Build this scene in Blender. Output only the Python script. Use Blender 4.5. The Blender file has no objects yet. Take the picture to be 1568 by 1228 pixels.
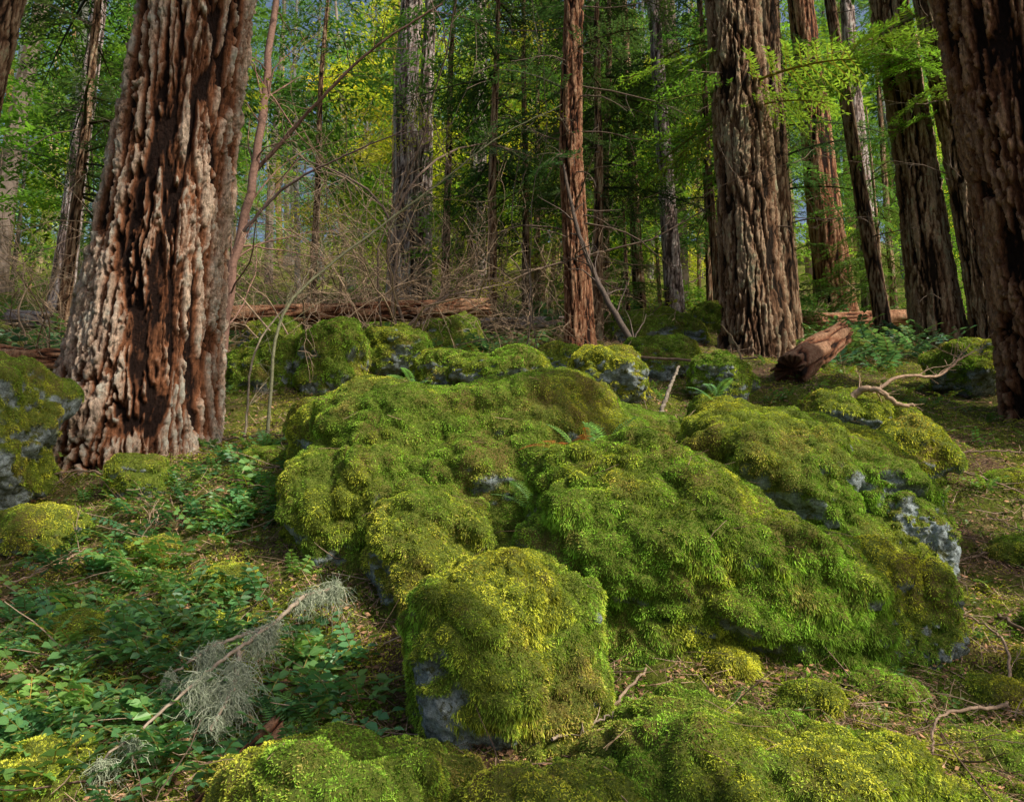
import bpy, math, numpy as np, bmesh, time
from mathutils import Vector
T0=time.time()
rng=np.random.default_rng(11)
scene=bpy.context.scene
# ------------------------------------------------------------ parameters
SUN=np.array([0.66,-0.42,0.72]); SUN/=np.linalg.norm(SUN)
SUN_E=5.0; SKY=0.15
# ------------------------------------------------------------ noise
def _h(ix,iy,iz,s):
    n=(ix*374761393+iy*668265263+iz*2246822519+s*3266489917)&0xffffffff
    n=((n^(n>>13))*1274126177)&0xffffffff
    n=((n^(n>>16))*1103515245+12345)&0xffffffff
    n^=(n>>15)
    return n/4294967295.0
def vn(p,s=0):
    p=np.asarray(p,float); i=np.floor(p).astype(np.int64); f=p-i; f=f*f*(3-2*f)
    r=0
    for a in (0,1):
        wa=f[:,0] if a else 1-f[:,0]
        for b in (0,1):
            wb=f[:,1] if b else 1-f[:,1]
            for c in (0,1):
                wc=f[:,2] if c else 1-f[:,2]
                r=r+wa*wb*wc*_h(i[:,0]+a,i[:,1]+b,i[:,2]+c,s)
    return r*2-1
def fbm(p,o=4,s=0):
    p=np.asarray(p,float); r=0;a=1;t=0
    for k in range(o):
        r=r+a*vn(p*(2.03**k)+k*13.7,s+k); t+=a; a*=.5
    return r/t*1.6
def voro(p,s=0):
    i=np.floor(p).astype(np.int64); F1=np.full(len(p),9.);F2=F1.copy();ID=np.zeros(len(p))
    for a in (-1,0,1):
        for b in (-1,0,1):
            for c in (-1,0,1):
                x,y,z=i[:,0]+a,i[:,1]+b,i[:,2]+c
                h=_h(x,y,z,s)
                d=np.sqrt((x+h-p[:,0])**2+(y+_h(x,y,z,s+1)-p[:,1])**2+(z+_h(x,y,z,s+2)-p[:,2])**2)
                m=d<F1
                F2=np.where(m,F1,np.minimum(F2,d)); ID=np.where(m,h,ID); F1=np.where(m,d,F1)
    return F1,F2,ID
def ss(x,a,b):
    t=np.clip((x-a)/(b-a),0,1); return t*t*(3-2*t)
def nrm(v): return v/(np.linalg.norm(v,axis=-1,keepdims=True)+1e-9)
def lerp(a,b,t): return a+(b-a)*t
# ------------------------------------------------------------ terrain
_py=np.arange(-70,280,.1)
_pz=np.interp(_py,[-70,-5,0,2.7,3.5,4.5,6.5,10,15,30,60,120,280],[-18,-1.1,0,.58,.86,1.36,2.30,3.7,5.4,10.5,21,44,105])
_k=np.ones(13)/13; _pz2=np.convolve(np.pad(_pz,6,'edge'),_k,'valid')
def H(x,y):
    x=np.atleast_1d(np.asarray(x,float)); y=np.atleast_1d(np.asarray(y,float))
    z=np.interp(y,_py,_pz2); p=np.stack([x,y,0*x],1)
    far=ss(np.hypot(x,y-4),8,40)
    return z+.10*fbm(p*.9,3,5)+.035*fbm(p*4.5,3,9)+far*1.2*fbm(p*.12,3,3)
# ------------------------------------------------------------ mesh helpers
def mkmesh(name,V,Fs,mats,attrs=None,smooth=True,midx=None):
    if not isinstance(Fs,list): Fs=[Fs]
    me=bpy.data.meshes.new(name)
    V=np.ascontiguousarray(V,dtype=np.float32)
    me.vertices.add(len(V)); me.vertices.foreach_set('co',V.ravel())
    li=np.concatenate([f.ravel() for f in Fs]).astype(np.int32)
    tot=np.concatenate([np.full(len(f),f.shape[1]) for f in Fs])
    st=np.concatenate([[0],np.cumsum(tot)[:-1]]).astype(np.int32)
    me.loops.add(len(li)); me.loops.foreach_set('vertex_index',li)
    me.polygons.add(len(tot)); me.polygons.foreach_set('loop_start',st)
    me.polygons.foreach_set('use_smooth',np.full(len(tot),smooth))
    for m in (mats if isinstance(mats,list) else [mats]): me.materials.append(m)
    for k,a in (attrs or {}).items():
        if a.ndim==1:
            at=me.attributes.new(k,'FLOAT','POINT'); at.data.foreach_set('value',a.astype(np.float32))
        else:
            at=me.attributes.new(k,'FLOAT_COLOR','POINT')
            c=np.ones((len(a),4),np.float32); c[:,:3]=a; at.data.foreach_set('color',c.ravel())
    me.update(calc_edges=True)
    return me
def mkobj(name,me,parent=None):
    o=bpy.data.objects.new(name,me); scene.collection.objects.link(o)
    if parent: o.parent=parent
    return o
def empty(name):
    o=bpy.data.objects.new(name,None); scene.collection.objects.link(o); o.empty_display_size=.2; return o
class Batch:
    def __init__(s): s.V=[];s.F={};s.C=[];s.n=0
    def add(s,V,F,C):
        s.V.append(V); s.C.append(np.broadcast_to(C,V.shape).copy()); s.F.setdefault(F.shape[1],[]).append(F+s.n); s.n+=len(V)
    def obj(s,name,mat,parent=None,smooth=True):
        me=mkmesh(name,np.concatenate(s.V),[np.concatenate(f) for f in s.F.values()],mat,{'Col':np.concatenate(s.C)},smooth)
        return mkobj(name,me,parent)
def tubes(P,R,sides=4):
    N,K,_=P.shape
    T=nrm(np.gradient(P,axis=1))
    ref=np.where(np.abs(T[:,:1,2:3])>.85,np.array([1.,0,0]),np.array([0,0,1.]))
    S=nrm(np.cross(T,np.broadcast_to(ref,T.shape))); U=np.cross(T,S)
    a=np.arange(sides)*2*np.pi/sides
    V=P[:,:,None]+R[:,:,None,None]*(S[:,:,None]*np.cos(a)[None,None,:,None]+U[:,:,None]*np.sin(a)[None,None,:,None])
    idx=np.arange(N*K*sides).reshape(N,K,sides)
    A=idx[:,:-1];B=idx[:,1:]
    F=np.stack([A,np.roll(A,-1,2),np.roll(B,-1,2),B],-1).reshape(-1,4)
    return V.reshape(-1,3),F
def walk(P0,D,L,K,jit,g,r=None):
    N=len(P0); P=np.zeros((N,K,3)); P[:,0]=P0; d=nrm(D)
    r=r or rng
    for k in range(1,K):
        d=nrm(d+r.normal(0,jit,(N,3))+np.array([0,0,g]))
        P[:,k]=P[:,k-1]+d*(L/(K-1))[:,None]
    return P
def ribbons(P,D,S,L,W,segs=2,g=.3,tip=.15):
    N=len(P); t=np.linspace(0,1,segs+1)
    C=P[:,None]+D[:,None]*(L[:,None]*t)[:,:,None]
    C[:,:,2]-=g*L[:,None]*t**2
    w=(W[:,None]*(1-(1-tip)*t))[:,:,None]*.5
    V=np.stack([C-S[:,None]*w,C+S[:,None]*w],2)
    idx=np.arange(N*(segs+1)*2).reshape(N,segs+1,2)
    F=np.stack([idx[:,:-1,0],idx[:,:-1,1],idx[:,1:,1],idx[:,1:,0]],-1).reshape(-1,4)
    return V.reshape(-1,3),F,np.broadcast_to(t[None,:,None],(N,segs+1,2)).reshape(-1)
def leaves(P,D,S,L,W,fold=.15):
    N=len(P); n=np.cross(D,S)
    m=P+D*(L*.45)[:,None]
    V=np.stack([P,m+S*(W*.5)[:,None]+n*(fold*W)[:,None],P+D*L[:,None],m-S*(W*.5)[:,None]+n*(fold*W)[:,None]],1)
    idx=np.arange(N*4).reshape(N,4)
    return V.reshape(-1,3),idx
def place(TV,TF,TC,T,R,S,cv):
    N=len(T); n=len(TV)
    V=np.einsum('nij,vj->nvi',R,TV)*np.reshape(S,(-1,1,1))+T[:,None]
    F=(TF[None]+(np.arange(N)*n)[:,None,None]).reshape(-1,TF.shape[1])
    C=TC[None]*cv[:,None]
    return V.reshape(-1,3),F,C.reshape(-1,3)
def rotm(az,pitch,roll):
    ca,sa=np.cos(az),np.sin(az);cp,sp=np.cos(pitch),np.sin(pitch);cr,sr=np.cos(roll),np.sin(roll)
    z=np.zeros_like(az);o=np.ones_like(az)
    Rz=np.stack([ca,-sa,z,sa,ca,z,z,z,o],-1).reshape(-1,3,3)
    Ry=np.stack([cp,z,-sp,z,o,z,sp,z,cp],-1).reshape(-1,3,3)
    Rx=np.stack([o,z,z,z,cr,-sr,z,sr,cr],-1).reshape(-1,3,3)
    return Rz@Ry@Rx
# ------------------------------------------------------------ materials
def newmat(name):
    m=bpy.data.materials.new(name); m.use_nodes=True; nt=m.node_tree; nt.nodes.clear()
    return m,nt,nt.nodes,nt.links
def N(nt,t,**k):
    n=nt.nodes.new(t)
    for a,b in k.items(): setattr(n,a,b)
    return n
def noise(nt,scale,detail=5,rough=.6,vec=None,dim=None):
    n=N(nt,'ShaderNodeTexNoise'); n.inputs['Scale'].default_value=scale; n.inputs['Detail'].default_value=detail; n.inputs['Roughness'].default_value=rough
    if vec: nt.links.new(vec,n.inputs['Vector'])
    return n.outputs['Fac']
def ramp(nt,fac,stops):
    r=N(nt,'ShaderNodeValToRGB'); nt.links.new(fac,r.inputs[0]); e=r.color_ramp.elements
    while len(e)<len(stops): e.new(.5)
    for q,(p,c) in zip(e,stops):
        q.position=p; q.color=(*c,1) if len(c)==3 else c
    return r.outputs[0]
def mix(nt,f,a,b,bl='MIX'):
    m=N(nt,'ShaderNodeMix',data_type='RGBA',blend_type=bl)
    for s,v in ((m.inputs[0],f),(m.inputs[6],a),(m.inputs[7],b)):
        if hasattr(v,'is_output') or hasattr(v,'links'): nt.links.new(v,s)
        elif isinstance(v,(int,float)): s.default_value=v
        else: s.default_value=(*v,1)
    return m.outputs[2]
def leafmat(name,transl=.35,rough=.55,spec=.3,rnd=0,nscale=0):
    m,nt,ns,L=newmat(name)
    at=N(nt,'ShaderNodeAttribute',attribute_name='Col'); col=at.outputs['Color']
    if nscale:
        pos=N(nt,'ShaderNodeNewGeometry').outputs['Position']
        nn=ramp(nt,noise(nt,nscale,3,.6,pos),[(.3,(.65,.65,.65)),(.7,(1.35,1.35,1.35))])
        col=mix(nt,1.0,col,nn,'MULTIPLY')
    if rnd:
        oi=N(nt,'ShaderNodeObjectInfo'); c2=ramp(nt,oi.outputs['Random'],[(0,(.42,.55,.60)),(.4,(.8,.87,.85)),(.7,(1.15,1.1,.9)),(1,(1.7,1.5,.95))])
        col=mix(nt,1.0,col,c2,'MULTIPLY')
    p=N(nt,'ShaderNodeBsdfPrincipled'); L.new(col,p.inputs['Base Color']); p.inputs['Roughness'].default_value=rough; p.inputs['Specular IOR Level'].default_value=spec
    o=N(nt,'ShaderNodeOutputMaterial')
    if transl>0:
        tr=N(nt,'ShaderNodeBsdfTranslucent'); L.new(mix(nt,1.0,col,(1.5,1.45,.75),'MULTIPLY'),tr.inputs[0])
        ms=N(nt,'ShaderNodeMixShader'); ms.inputs[0].default_value=transl; L.new(p.outputs[0],ms.inputs[1]); L.new(tr.outputs[0],ms.inputs[2]); L.new(ms.outputs[0],o.inputs[0])
    else: L.new(p.outputs[0],o.inputs[0])
    return m
def barkmat(name,crack,mid,plate,lich,lamt,bump=1.0):
    m,nt,ns,L=newmat(name)
    at=N(nt,'ShaderNodeAttribute',attribute_name='bk'); pos=N(nt,'ShaderNodeNewGeometry').outputs['Position']
    mp=N(nt,'ShaderNodeMapping'); mp.inputs['Scale'].default_value=(1,1,.3); L.new(pos,mp.inputs[0]); v=mp.outputs[0]
    base=ramp(nt,at.outputs['Fac'],[(0.08,crack),(.42,mid),(.85,plate)])
    n1=noise(nt,9,6,.7,v); base=mix(nt,1.0,base,ramp(nt,n1,[(.3,(.60,.50,.44)),(.55,(1,1,1)),(.75,(1.4,1.28,1.18))]),'MULTIPLY')
    n4=noise(nt,45,7,.85,v); base=mix(nt,1.0,base,ramp(nt,n4,[(.35,(.28,.25,.22)),(.5,(1,1,1)),(.68,(1.6,1.55,1.5))]),'MULTIPLY')
    n2=noise(nt,3.5,8,.85,pos); lf=ramp(nt,n2,[(.56-lamt,(0,0,0)),(.62-lamt*.8,(.8,.8,.8))])
    mm=N(nt,'ShaderNodeMath',operation='MULTIPLY'); L.new(lf,mm.inputs[0]); L.new(ramp(nt,at.outputs['Fac'],[(.5,(0,0,0)),(.8,(1,1,1))]),mm.inputs[1])
    base=mix(nt,mm.outputs[0],base,mix(nt,noise(nt,45,5,.75,pos),tuple(c*.35 for c in lich),tuple(min(1,c*1.4) for c in lich)))
    p=N(nt,'ShaderNodeBsdfPrincipled'); L.new(base,p.inputs['Base Color']); p.inputs['Roughness'].default_value=.9; p.inputs['Specular IOR Level'].default_value=.15
    b=N(nt,'ShaderNodeBump'); b.inputs['Strength'].default_value=bump; b.inputs['Distance'].default_value=.035
    ad=N(nt,'ShaderNodeMath',operation='ADD'); L.new(noise(nt,28,7,.8,v),ad.inputs[0]); L.new(noise(nt,60,5,.75,pos),ad.inputs[1]); L.new(ad.outputs[0],b.inputs['Height']); L.new(b.outputs[0],p.inputs['Normal'])
    o=N(nt,'ShaderNodeOutputMaterial'); L.new(p.outputs[0],o.inputs[0]); return m
def rockmat():
    m,nt,ns,L=newmat('stone_with_moss')
    pos=N(nt,'ShaderNodeNewGeometry').outputs['Position']; at=N(nt,'ShaderNodeAttribute',attribute_name='moss')
    st=ramp(nt,noise(nt,9,9,.85,pos),[(.32,(.07,.075,.065)),(.44,(.22,.26,.25)),(.54,(.42,.50,.52)),(.68,(.66,.74,.76))])
    st=mix(nt,ramp(nt,noise(nt,14,7,.8,pos),[(.53,(0,0,0)),(.60,(1,1,1))]),st,(.12,.13,.05))
    st=mix(nt,1.0,st,ramp(nt,noise(nt,70,5,.8,pos),[(.3,(.4,.4,.4)),(.7,(1.35,1.35,1.35))]),'MULTIPLY')
    ms=ramp(nt,noise(nt,75,5,.8,pos),[(.3,(.05,.06,.011)),(.5,(.14,.19,.026)),(.7,(.28,.31,.05))])
    ms=mix(nt,ramp(nt,noise(nt,3,4,.7,pos),[(.5,(0,0,0)),(.65,(.8,.8,.8))]),ms,(.20,.14,.045))
    c=mix(nt,at.outputs['Fac'],st,ms)
    p=N(nt,'ShaderNodeBsdfPrincipled'); L.new(c,p.inputs['Base Color']); p.inputs['Roughness'].default_value=.9; p.inputs['Specular IOR Level'].default_value=.2
    b=N(nt,'ShaderNodeBump'); b.inputs['Strength'].default_value=1; b.inputs['Distance'].default_value=.03
    L.new(noise(nt,26,9,.8,pos),b.inputs['Height']); L.new(b.outputs[0],p.inputs['Normal'])
    o=N(nt,'ShaderNodeOutputMaterial'); L.new(p.outputs[0],o.inputs[0]); return m
def groundmat():
    m,nt,ns,L=newmat('forest_floor')
    pos=N(nt,'ShaderNodeNewGeometry').outputs['Position']
    a=ramp(nt,noise(nt,28,8,.85,pos),[(.3,(.03,.018,.012)),(.48,(.14,.085,.05)),(.6,(.29,.19,.125)),(.75,(.48,.36,.26))])
    g=ramp(nt,noise(nt,45,6,.8,pos),[(.35,(.05,.06,.012)),(.6,(.18,.21,.03)),(.8,(.33,.34,.06))])
    c=mix(nt,ramp(nt,noise(nt,.9,6,.7,pos),[(.38,(0,0,0)),(.48,(1,1,1))]),a,g)
    p=N(nt,'ShaderNodeBsdfPrincipled'); L.new(c,p.inputs['Base Color']); p.inputs['Roughness'].default_value=.95; p.inputs['Specular IOR Level'].default_value=.1
    b=N(nt,'ShaderNodeBump'); b.inputs['Strength'].default_value=1; b.inputs['Distance'].default_value=.04
    L.new(noise(nt,35,9,.8,pos),b.inputs['Height']); L.new(b.outputs[0],p.inputs['Normal'])
    o=N(nt,'ShaderNodeOutputMaterial'); L.new(p.outputs[0],o.inputs[0]); return m
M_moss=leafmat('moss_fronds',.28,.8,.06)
M_leaf=leafmat('conifer_foliage',.4,.6,.2)
M_far=leafmat('distant_foliage',.4,.6,.2,rnd=1)
M_broad=leafmat('broadleaf_foliage',.4,.4,.4)
M_wood=leafmat('twig_wood',0.0,.85,.15,nscale=40)
M_rock=rockmat(); M_ground=groundmat()
M_bark=barkmat('douglas_fir_bark',(.018,.008,.005),(.32,.135,.065),(.62,.48,.37),(.66,.66,.56),.05)
M_barkred=barkmat('red_fir_bark',(.02,.009,.006),(.30,.125,.065),(.52,.31,.19),(.46,.43,.3),-.02)
M_barkbrn=barkmat('brown_fir_bark',(.02,.012,.007),(.25,.14,.08),(.50,.36,.24),(.46,.47,.3),.04)
M_barkgry=barkmat('grey_bark',(.07,.05,.045),(.35,.27,.25),(.62,.54,.53),(.62,.62,.56),.05)
# ------------------------------------------------------------ ground
def mk_ground():
    n=620; s=np.linspace(-1,1,n); xs=5*s+115*s**7
    t=np.linspace(-1,1,n); ys=5.5+6*t+np.where(t>0,240*t**6,-50*t**6)
    X,Y=np.meshgrid(xs,ys); x=X.ravel();y=Y.ravel(); z=H(x,y)
    near=1-ss(np.hypot(x,y-4),6,12)
    z=z+near*.028*fbm(np.stack([x,y,0*x],1)*12,3,31)
    i=np.arange(n*n).reshape(n,n)
    F=np.stack([i[:-1,:-1],i[:-1,1:],i[1:,1:],i[1:,:-1]],-1).reshape(-1,4)
    mkobj('ground',mkmesh('ground',np.stack([x,y,z],1),F,M_ground))
mk_ground()
# ------------------------------------------------------------ moss fronds
CELL=.075
PAL=dict(dark=np.array([.085,.12,.022]),green=np.array([.24,.38,.046]),vivid=np.array([.26,.52,.055]),yel=np.array([.68,.68,.075]),brown=np.array([.46,.34,.12]))
def mosscolor(P,tint):
    n=len(P)
    F1,F2,ID=voro(P/CELL,91)
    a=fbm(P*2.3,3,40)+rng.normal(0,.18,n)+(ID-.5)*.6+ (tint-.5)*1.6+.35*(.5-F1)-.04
    b=fbm(P*4.1+9,3,50)+rng.normal(0,.3,n)
    c=lerp(PAL['green'],PAL['yel'],ss(a,-.4,1.1)[:,None])
    c=lerp(c,PAL['vivid'],(ss(-a,-.3,.9)*.6)[:,None])
    c=lerp(c,PAL['brown'],(ss(b,.25,1.0)*.8)[:,None])
    c=lerp(c,PAL['dark'],(ss(-b,.3,1.1)*.6)[:,None])
    return c*(rng.uniform(.75,1.25,n)*(.78+.44*_h((ID*1e6).astype(np.int64),np.zeros(n,np.int64),np.zeros(n,np.int64),5))*(1.3-.70*ss(F1,.25,.75)))[:,None]  # darker between cushions: crevice shade and old moss put into the colour
def fronds(P,Nn,tint,lenf=1.,wid=.0045,hangf=1.):
    n=len(P)
    down=np.array([0,0,-1.]); dt=down-Nn*(Nn@down)[:,None]
    nz=Nn[:,2]
    cl=np.stack([vn(P*34,61),vn(P*34+5,62),vn(P*34+11,63)],1)
    steep=ss(-nz,-.30,.3)
    hz=steep*hangf*ss(fbm(P*6,2,66),-.3,.5)
    D=nrm(Nn*.9+dt*(.0+1.3*hz)[:,None]+cl*.75+rng.normal(0,.6,(n,3)))
    S=nrm(np.cross(D,rng.normal(0,1,(n,3))))
    L=rng.uniform(.005,.0125,n)*lenf*(1+.9*hz)
    W=rng.uniform(.6,1.3,n)*wid*(1-.25*np.clip(hz,0,1))
    V,F,t=ribbons(P,D,S,L,W,2,.3,.35)
    C=np.repeat(mosscolor(P,tint),6,0)*(.65+.6*t)[:,None]  # roots darker: occlusion shade painted in, along with old moss's browner base
    return V,F,np.clip(C,0,.8)
def vnormals(V,F):
    fn=np.cross(V[F[:,1]]-V[F[:,0]],V[F[:,2]]-V[F[:,0]])
    vnm=np.zeros_like(V)
    for k in range(3):
        for c in range(3): vnm[:,c]+=np.bincount(F[:,k],fn[:,c],len(V))
    return nrm(vnm),fn
_ico={}
def ico(sub):
    if sub not in _ico:
        bm=bmesh.new(); bmesh.ops.create_icosphere(bm,subdivisions=sub,radius=1)
        _ico[sub]=(np.array([v.co for v in bm.verts]),np.array([[v.index for v in f.verts] for f in bm.faces])); bm.free()
    return _ico[sub]
def boulder(c,r,rot=(0,0,0),p=2.6,taper=0,thr=-.15,tint=.45,seed=0,sub=6,dens=28000,lenf=1.,lump=.28,wid=.0048,hang=.45,name='mossy_boulder'):
    d,F=ico(sub); r=np.array(r,float); c=np.array(c,float)
    s=(np.abs(d)**p).sum(1)**(-1/p); V=d*s[:,None]
    V=V*(1+lump*fbm(d*1.25+seed*3.1,3,seed)[:,None]+.08*fbm(d*4+seed,3,seed+7)[:,None])
    V=V*r; k=1+taper*V[:,2]/r[2]; V[:,0]*=k; V[:,1]*=k
    rx,ry,rz=[math.radians(a) for a in rot]
    Rx=np.array([[1,0,0],[0,math.cos(rx),-math.sin(rx)],[0,math.sin(rx),math.cos(rx)]])
    Ry=np.array([[math.cos(ry),0,math.sin(ry)],[0,1,0],[-math.sin(ry),0,math.cos(ry)]])
    Rz=np.array([[math.cos(rz),-math.sin(rz),0],[math.sin(rz),math.cos(rz),0],[0,0,1]])
    V=V@(Rz@Ry@Rx).T+c
    nn,_=vnormals(V,F)
    m=ss(nn[:,2]+.45*fbm(V*3.2,3,seed+20)+.15*fbm(V*12,2,seed+21),thr-.10,thr+.10)
    f1,f2,idd=voro(V/CELL,91)
    V=V+nn*(m*(.012+.026*fbm(V*4.5,2,71)+(.028*(.6-f1) if r.max()>.3 else .015*(.6-f1))+(.012*fbm(V*26,2,72) if sub>6 else 0)))[:,None]
    V=V+nn*((1-m)*(.030*fbm(V*8,4,73)+.014*np.abs(fbm(V*22,2,74))))[:,None]
    nn,fn=vnormals(V,F)
    o=mkobj(name,mkmesh(name,V,F,M_rock,{'moss':m}))
    ar=np.linalg.norm(fn,axis=1)*.5; n=int(ar.sum()*dens)
    fi=rng.choice(len(F),n,p=ar/ar.sum()); a=rng.random(n);b=rng.random(n); q=a+b>1; a[q]=1-a[q]; b[q]=1-b[q]
    w=np.stack([1-a-b,a,b],1)
    P=(V[F[fi]]*w[:,:,None]).sum(1); Nn=nrm((nn[F[fi]]*w[:,:,None]).sum(1)); mk=(m[F[fi]]*w).sum(1)
    ok=(rng.random(n)<mk**.8)&(P[:,2]>H(P[:,0],P[:,1])-.03)
    P,Nn=P[ok],Nn[ok]
    if len(P):
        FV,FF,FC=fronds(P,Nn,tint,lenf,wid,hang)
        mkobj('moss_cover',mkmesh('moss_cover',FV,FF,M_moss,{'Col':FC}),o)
    return o
B=boulder
# main pile
B((-.12,5.15,1.66),(1.20,.95,.76),(0,4,0),2.5,0,-.45,.48,1,7)
B((-.64,4.62,1.44),(.54,.5,.60),(0,-8,0),2.8,0,-.5,.44,2,7)
B((-.33,4.12,1.22),(.38,.36,.42),(0,-10,0),2.8,0,-.5,.76,3,7)
B((-.98,5.65,2.12),(.48,.42,.30),(0,0,0),2.5,0,-.5,.45,4,7)
B((.90,4.02,1.18),(.93,.68,.52),(-8,26,0),2.8,0,-.5,.32,5,7,34000,1.1,.17,.0045,1.1)
B((.0,3.24,.82),(.375,.38,.48),(0,0,10),2.8,.12,-.38,.62,6,7,38000,1.0,.2,.0045,.9)
B((1.72,4.95,1.60),(.74,.68,.54),(0,14,0),2.7,0,-.30,.40,7,7,28000,1,.25,.0048,1.0)
B((2.20,4.50,1.38),(.20,.22,.26),(0,8,0),3.0,0,.55,.4,38,7,22000)
B((1.76,3.85,1.02),(.25,.29,.37),(0,6,0),2.6,.05,-.05,.65,8,7)
B((.76,2.78,.46),(.57,.48,.43),(0,10,0),2.3,0,-.8,.52,9,7,36000)
B((1.40,2.75,.28),(.52,.42,.37),(0,8,0),2.3,0,-.8,.6,10,7,32000)
B((-.48,2.62,.46),(.42,.40,.41),(0,0,0),2.3,0,-.8,.5,11,7,36000)
B((.14,2.50,.40),(.40,.30,.37),(0,0,0),2.3,0,-.8,.66,12,7,32000)
B((.40,3.0,.60),(.22,.2,.16),(0,0,0),2.3,0,-.6,.6,41,6,28000)
B((.66,3.18,.62),(.26,.22,.22),(0,0,0),2.3,0,.35,.6,28,7,20000)
B((1.80,3.05,.48),(.36,.3,.26),(0,0,0),2.3,0,-.8,.6,33,6,24000)
B((2.20,2.85,.38),(.4,.3,.26),(0,0,0),2.3,0,-.8,.6,35,6,24000)
for i,(x,y,r) in enumerate([(1.5,3.35,.13),(2.3,3.5,.16),(2.0,3.4,.10),(2.6,3.9,.14),(-.85,2.75,.14),(-1.5,2.75,.18),(-2.0,3.7,.15),(-1.45,4.1,.14),(-2.9,4.1,.18),(-1.3,3.75,.12),(-2.3,3.3,.14),(-1.15,4.6,.15),(-2.0,4.5,.12),(2.9,4.6,.15),(-1.75,5.7,.16),(3.3,5.3,.14),(1.15,3.2,.12),(.9,3.4,.10),(2.7,3.5,.13)]):
    B((x,y,float(H(x,y)[0])+.01),(r,r*.9,r*.55),(0,0,0),2.2,0,-.8,.50+.15*(i%3),60+i,6,28000,1.1)
# sides and behind
B((-3.45,5.0,2.02),(.42,.42,.48),(0,0,0),2.8,0,-.1,.5,13,7,22000)
W8=dict(dens=11000,lenf=1.6,wid=.009)
B((-2.50,8.0,3.02),(.36,.4,.40),(0,0,0),2.6,0,-.3,.35,14,6,**W8)
B((-1.85,8.0,3.12),(.36,.4,.43),(0,0,0),2.6,0,-.3,.35,15,6,**W8)
B((-1.30,8.6,3.38),(.42,.35,.30),(0,0,0),2.4,0,-.3,.4,16,6,**W8)
B((.86,7.0,2.80),(.35,.34,.27),(0,0,0),2.6,0,-.2,.8,17,6,12000,1.4,wid=.008)
B((2.62,6.0,2.26),(.40,.38,.25),(0,10,0),2.4,0,-.4,.85,18,6,14000,1.3,wid=.007)
B((2.72,5.4,1.96),(.24,.22,.20),(0,10,0),2.4,0,-.4,.85,29,6,14000,1.3,wid=.007)
B((.57,8.5,3.22),(.26,.26,.22),(0,0,0),2.4,0,-.3,.45,19,6,**W8)
B((1.62,8.5,3.28),(.42,.3,.26),(0,0,0),2.4,0,-.3,.35,20,6,**W8)
B((-.15,7.4,2.93),(.44,.3,.22),(0,0,0),2.4,0,-.3,.5,21,6,**W8)
B((-.70,7.8,3.0),(.30,.3,.22),(0,0,0),2.4,0,-.3,.5,30,6,**W8)
B((1.98,7.3,2.85),(.30,.28,.24),(0,0,0),2.4,0,-.3,.4,22,6,**W8)
B((4.75,8.0,3.1),(.42,.35,.28),(0,0,0),2.4,0,-.3,.3,23,6,**W8)
B((-1.50,6.1,2.26),(.22,.22,.18),(0,0,0),2.4,0,-.4,.9,24,6,16000,1.2,wid=.006)
B((-2.75,4.7,1.44),(.28,.24,.16),(0,0,0),2.2,0,-.4,.6,25,6,22000,1.1)
B((-2.42,5.2,1.80),(.17,.17,.14),(0,0,0),2.4,0,-.4,.75,26,6,22000,1.1)
B((-1.9,3.2,.70),(.22,.2,.14),(0,0,0),2.4,0,-.4,.6,34,6,22000)
B((3.5,12.5,4.7),(.5,.4,.4),(0,0,0),2.4,0,-.3,.35,27,6,5000,2,wid=.012)
B((2.2,11.5,4.3),(.6,.4,.35),(0,0,0),2.4,0,-.3,.4,31,6,5000,2,wid=.012)
B((-1.9,11.4,4.15),(.6,.4,.35),(0,0,0),2.4,0,-.3,.4,36,6,5000,2,wid=.012)
for i,(x,y) in enumerate([(-3.2,10.25),(-.9,10.55)]):
    B((x,y,float(H(x,y)[0])+.1),(.42,.36,.40),(0,0,0),2.4,0,-.3,.4,90+i,6,7000,1.8,wid=.01)
print('boulders',time.time()-T0)
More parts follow.
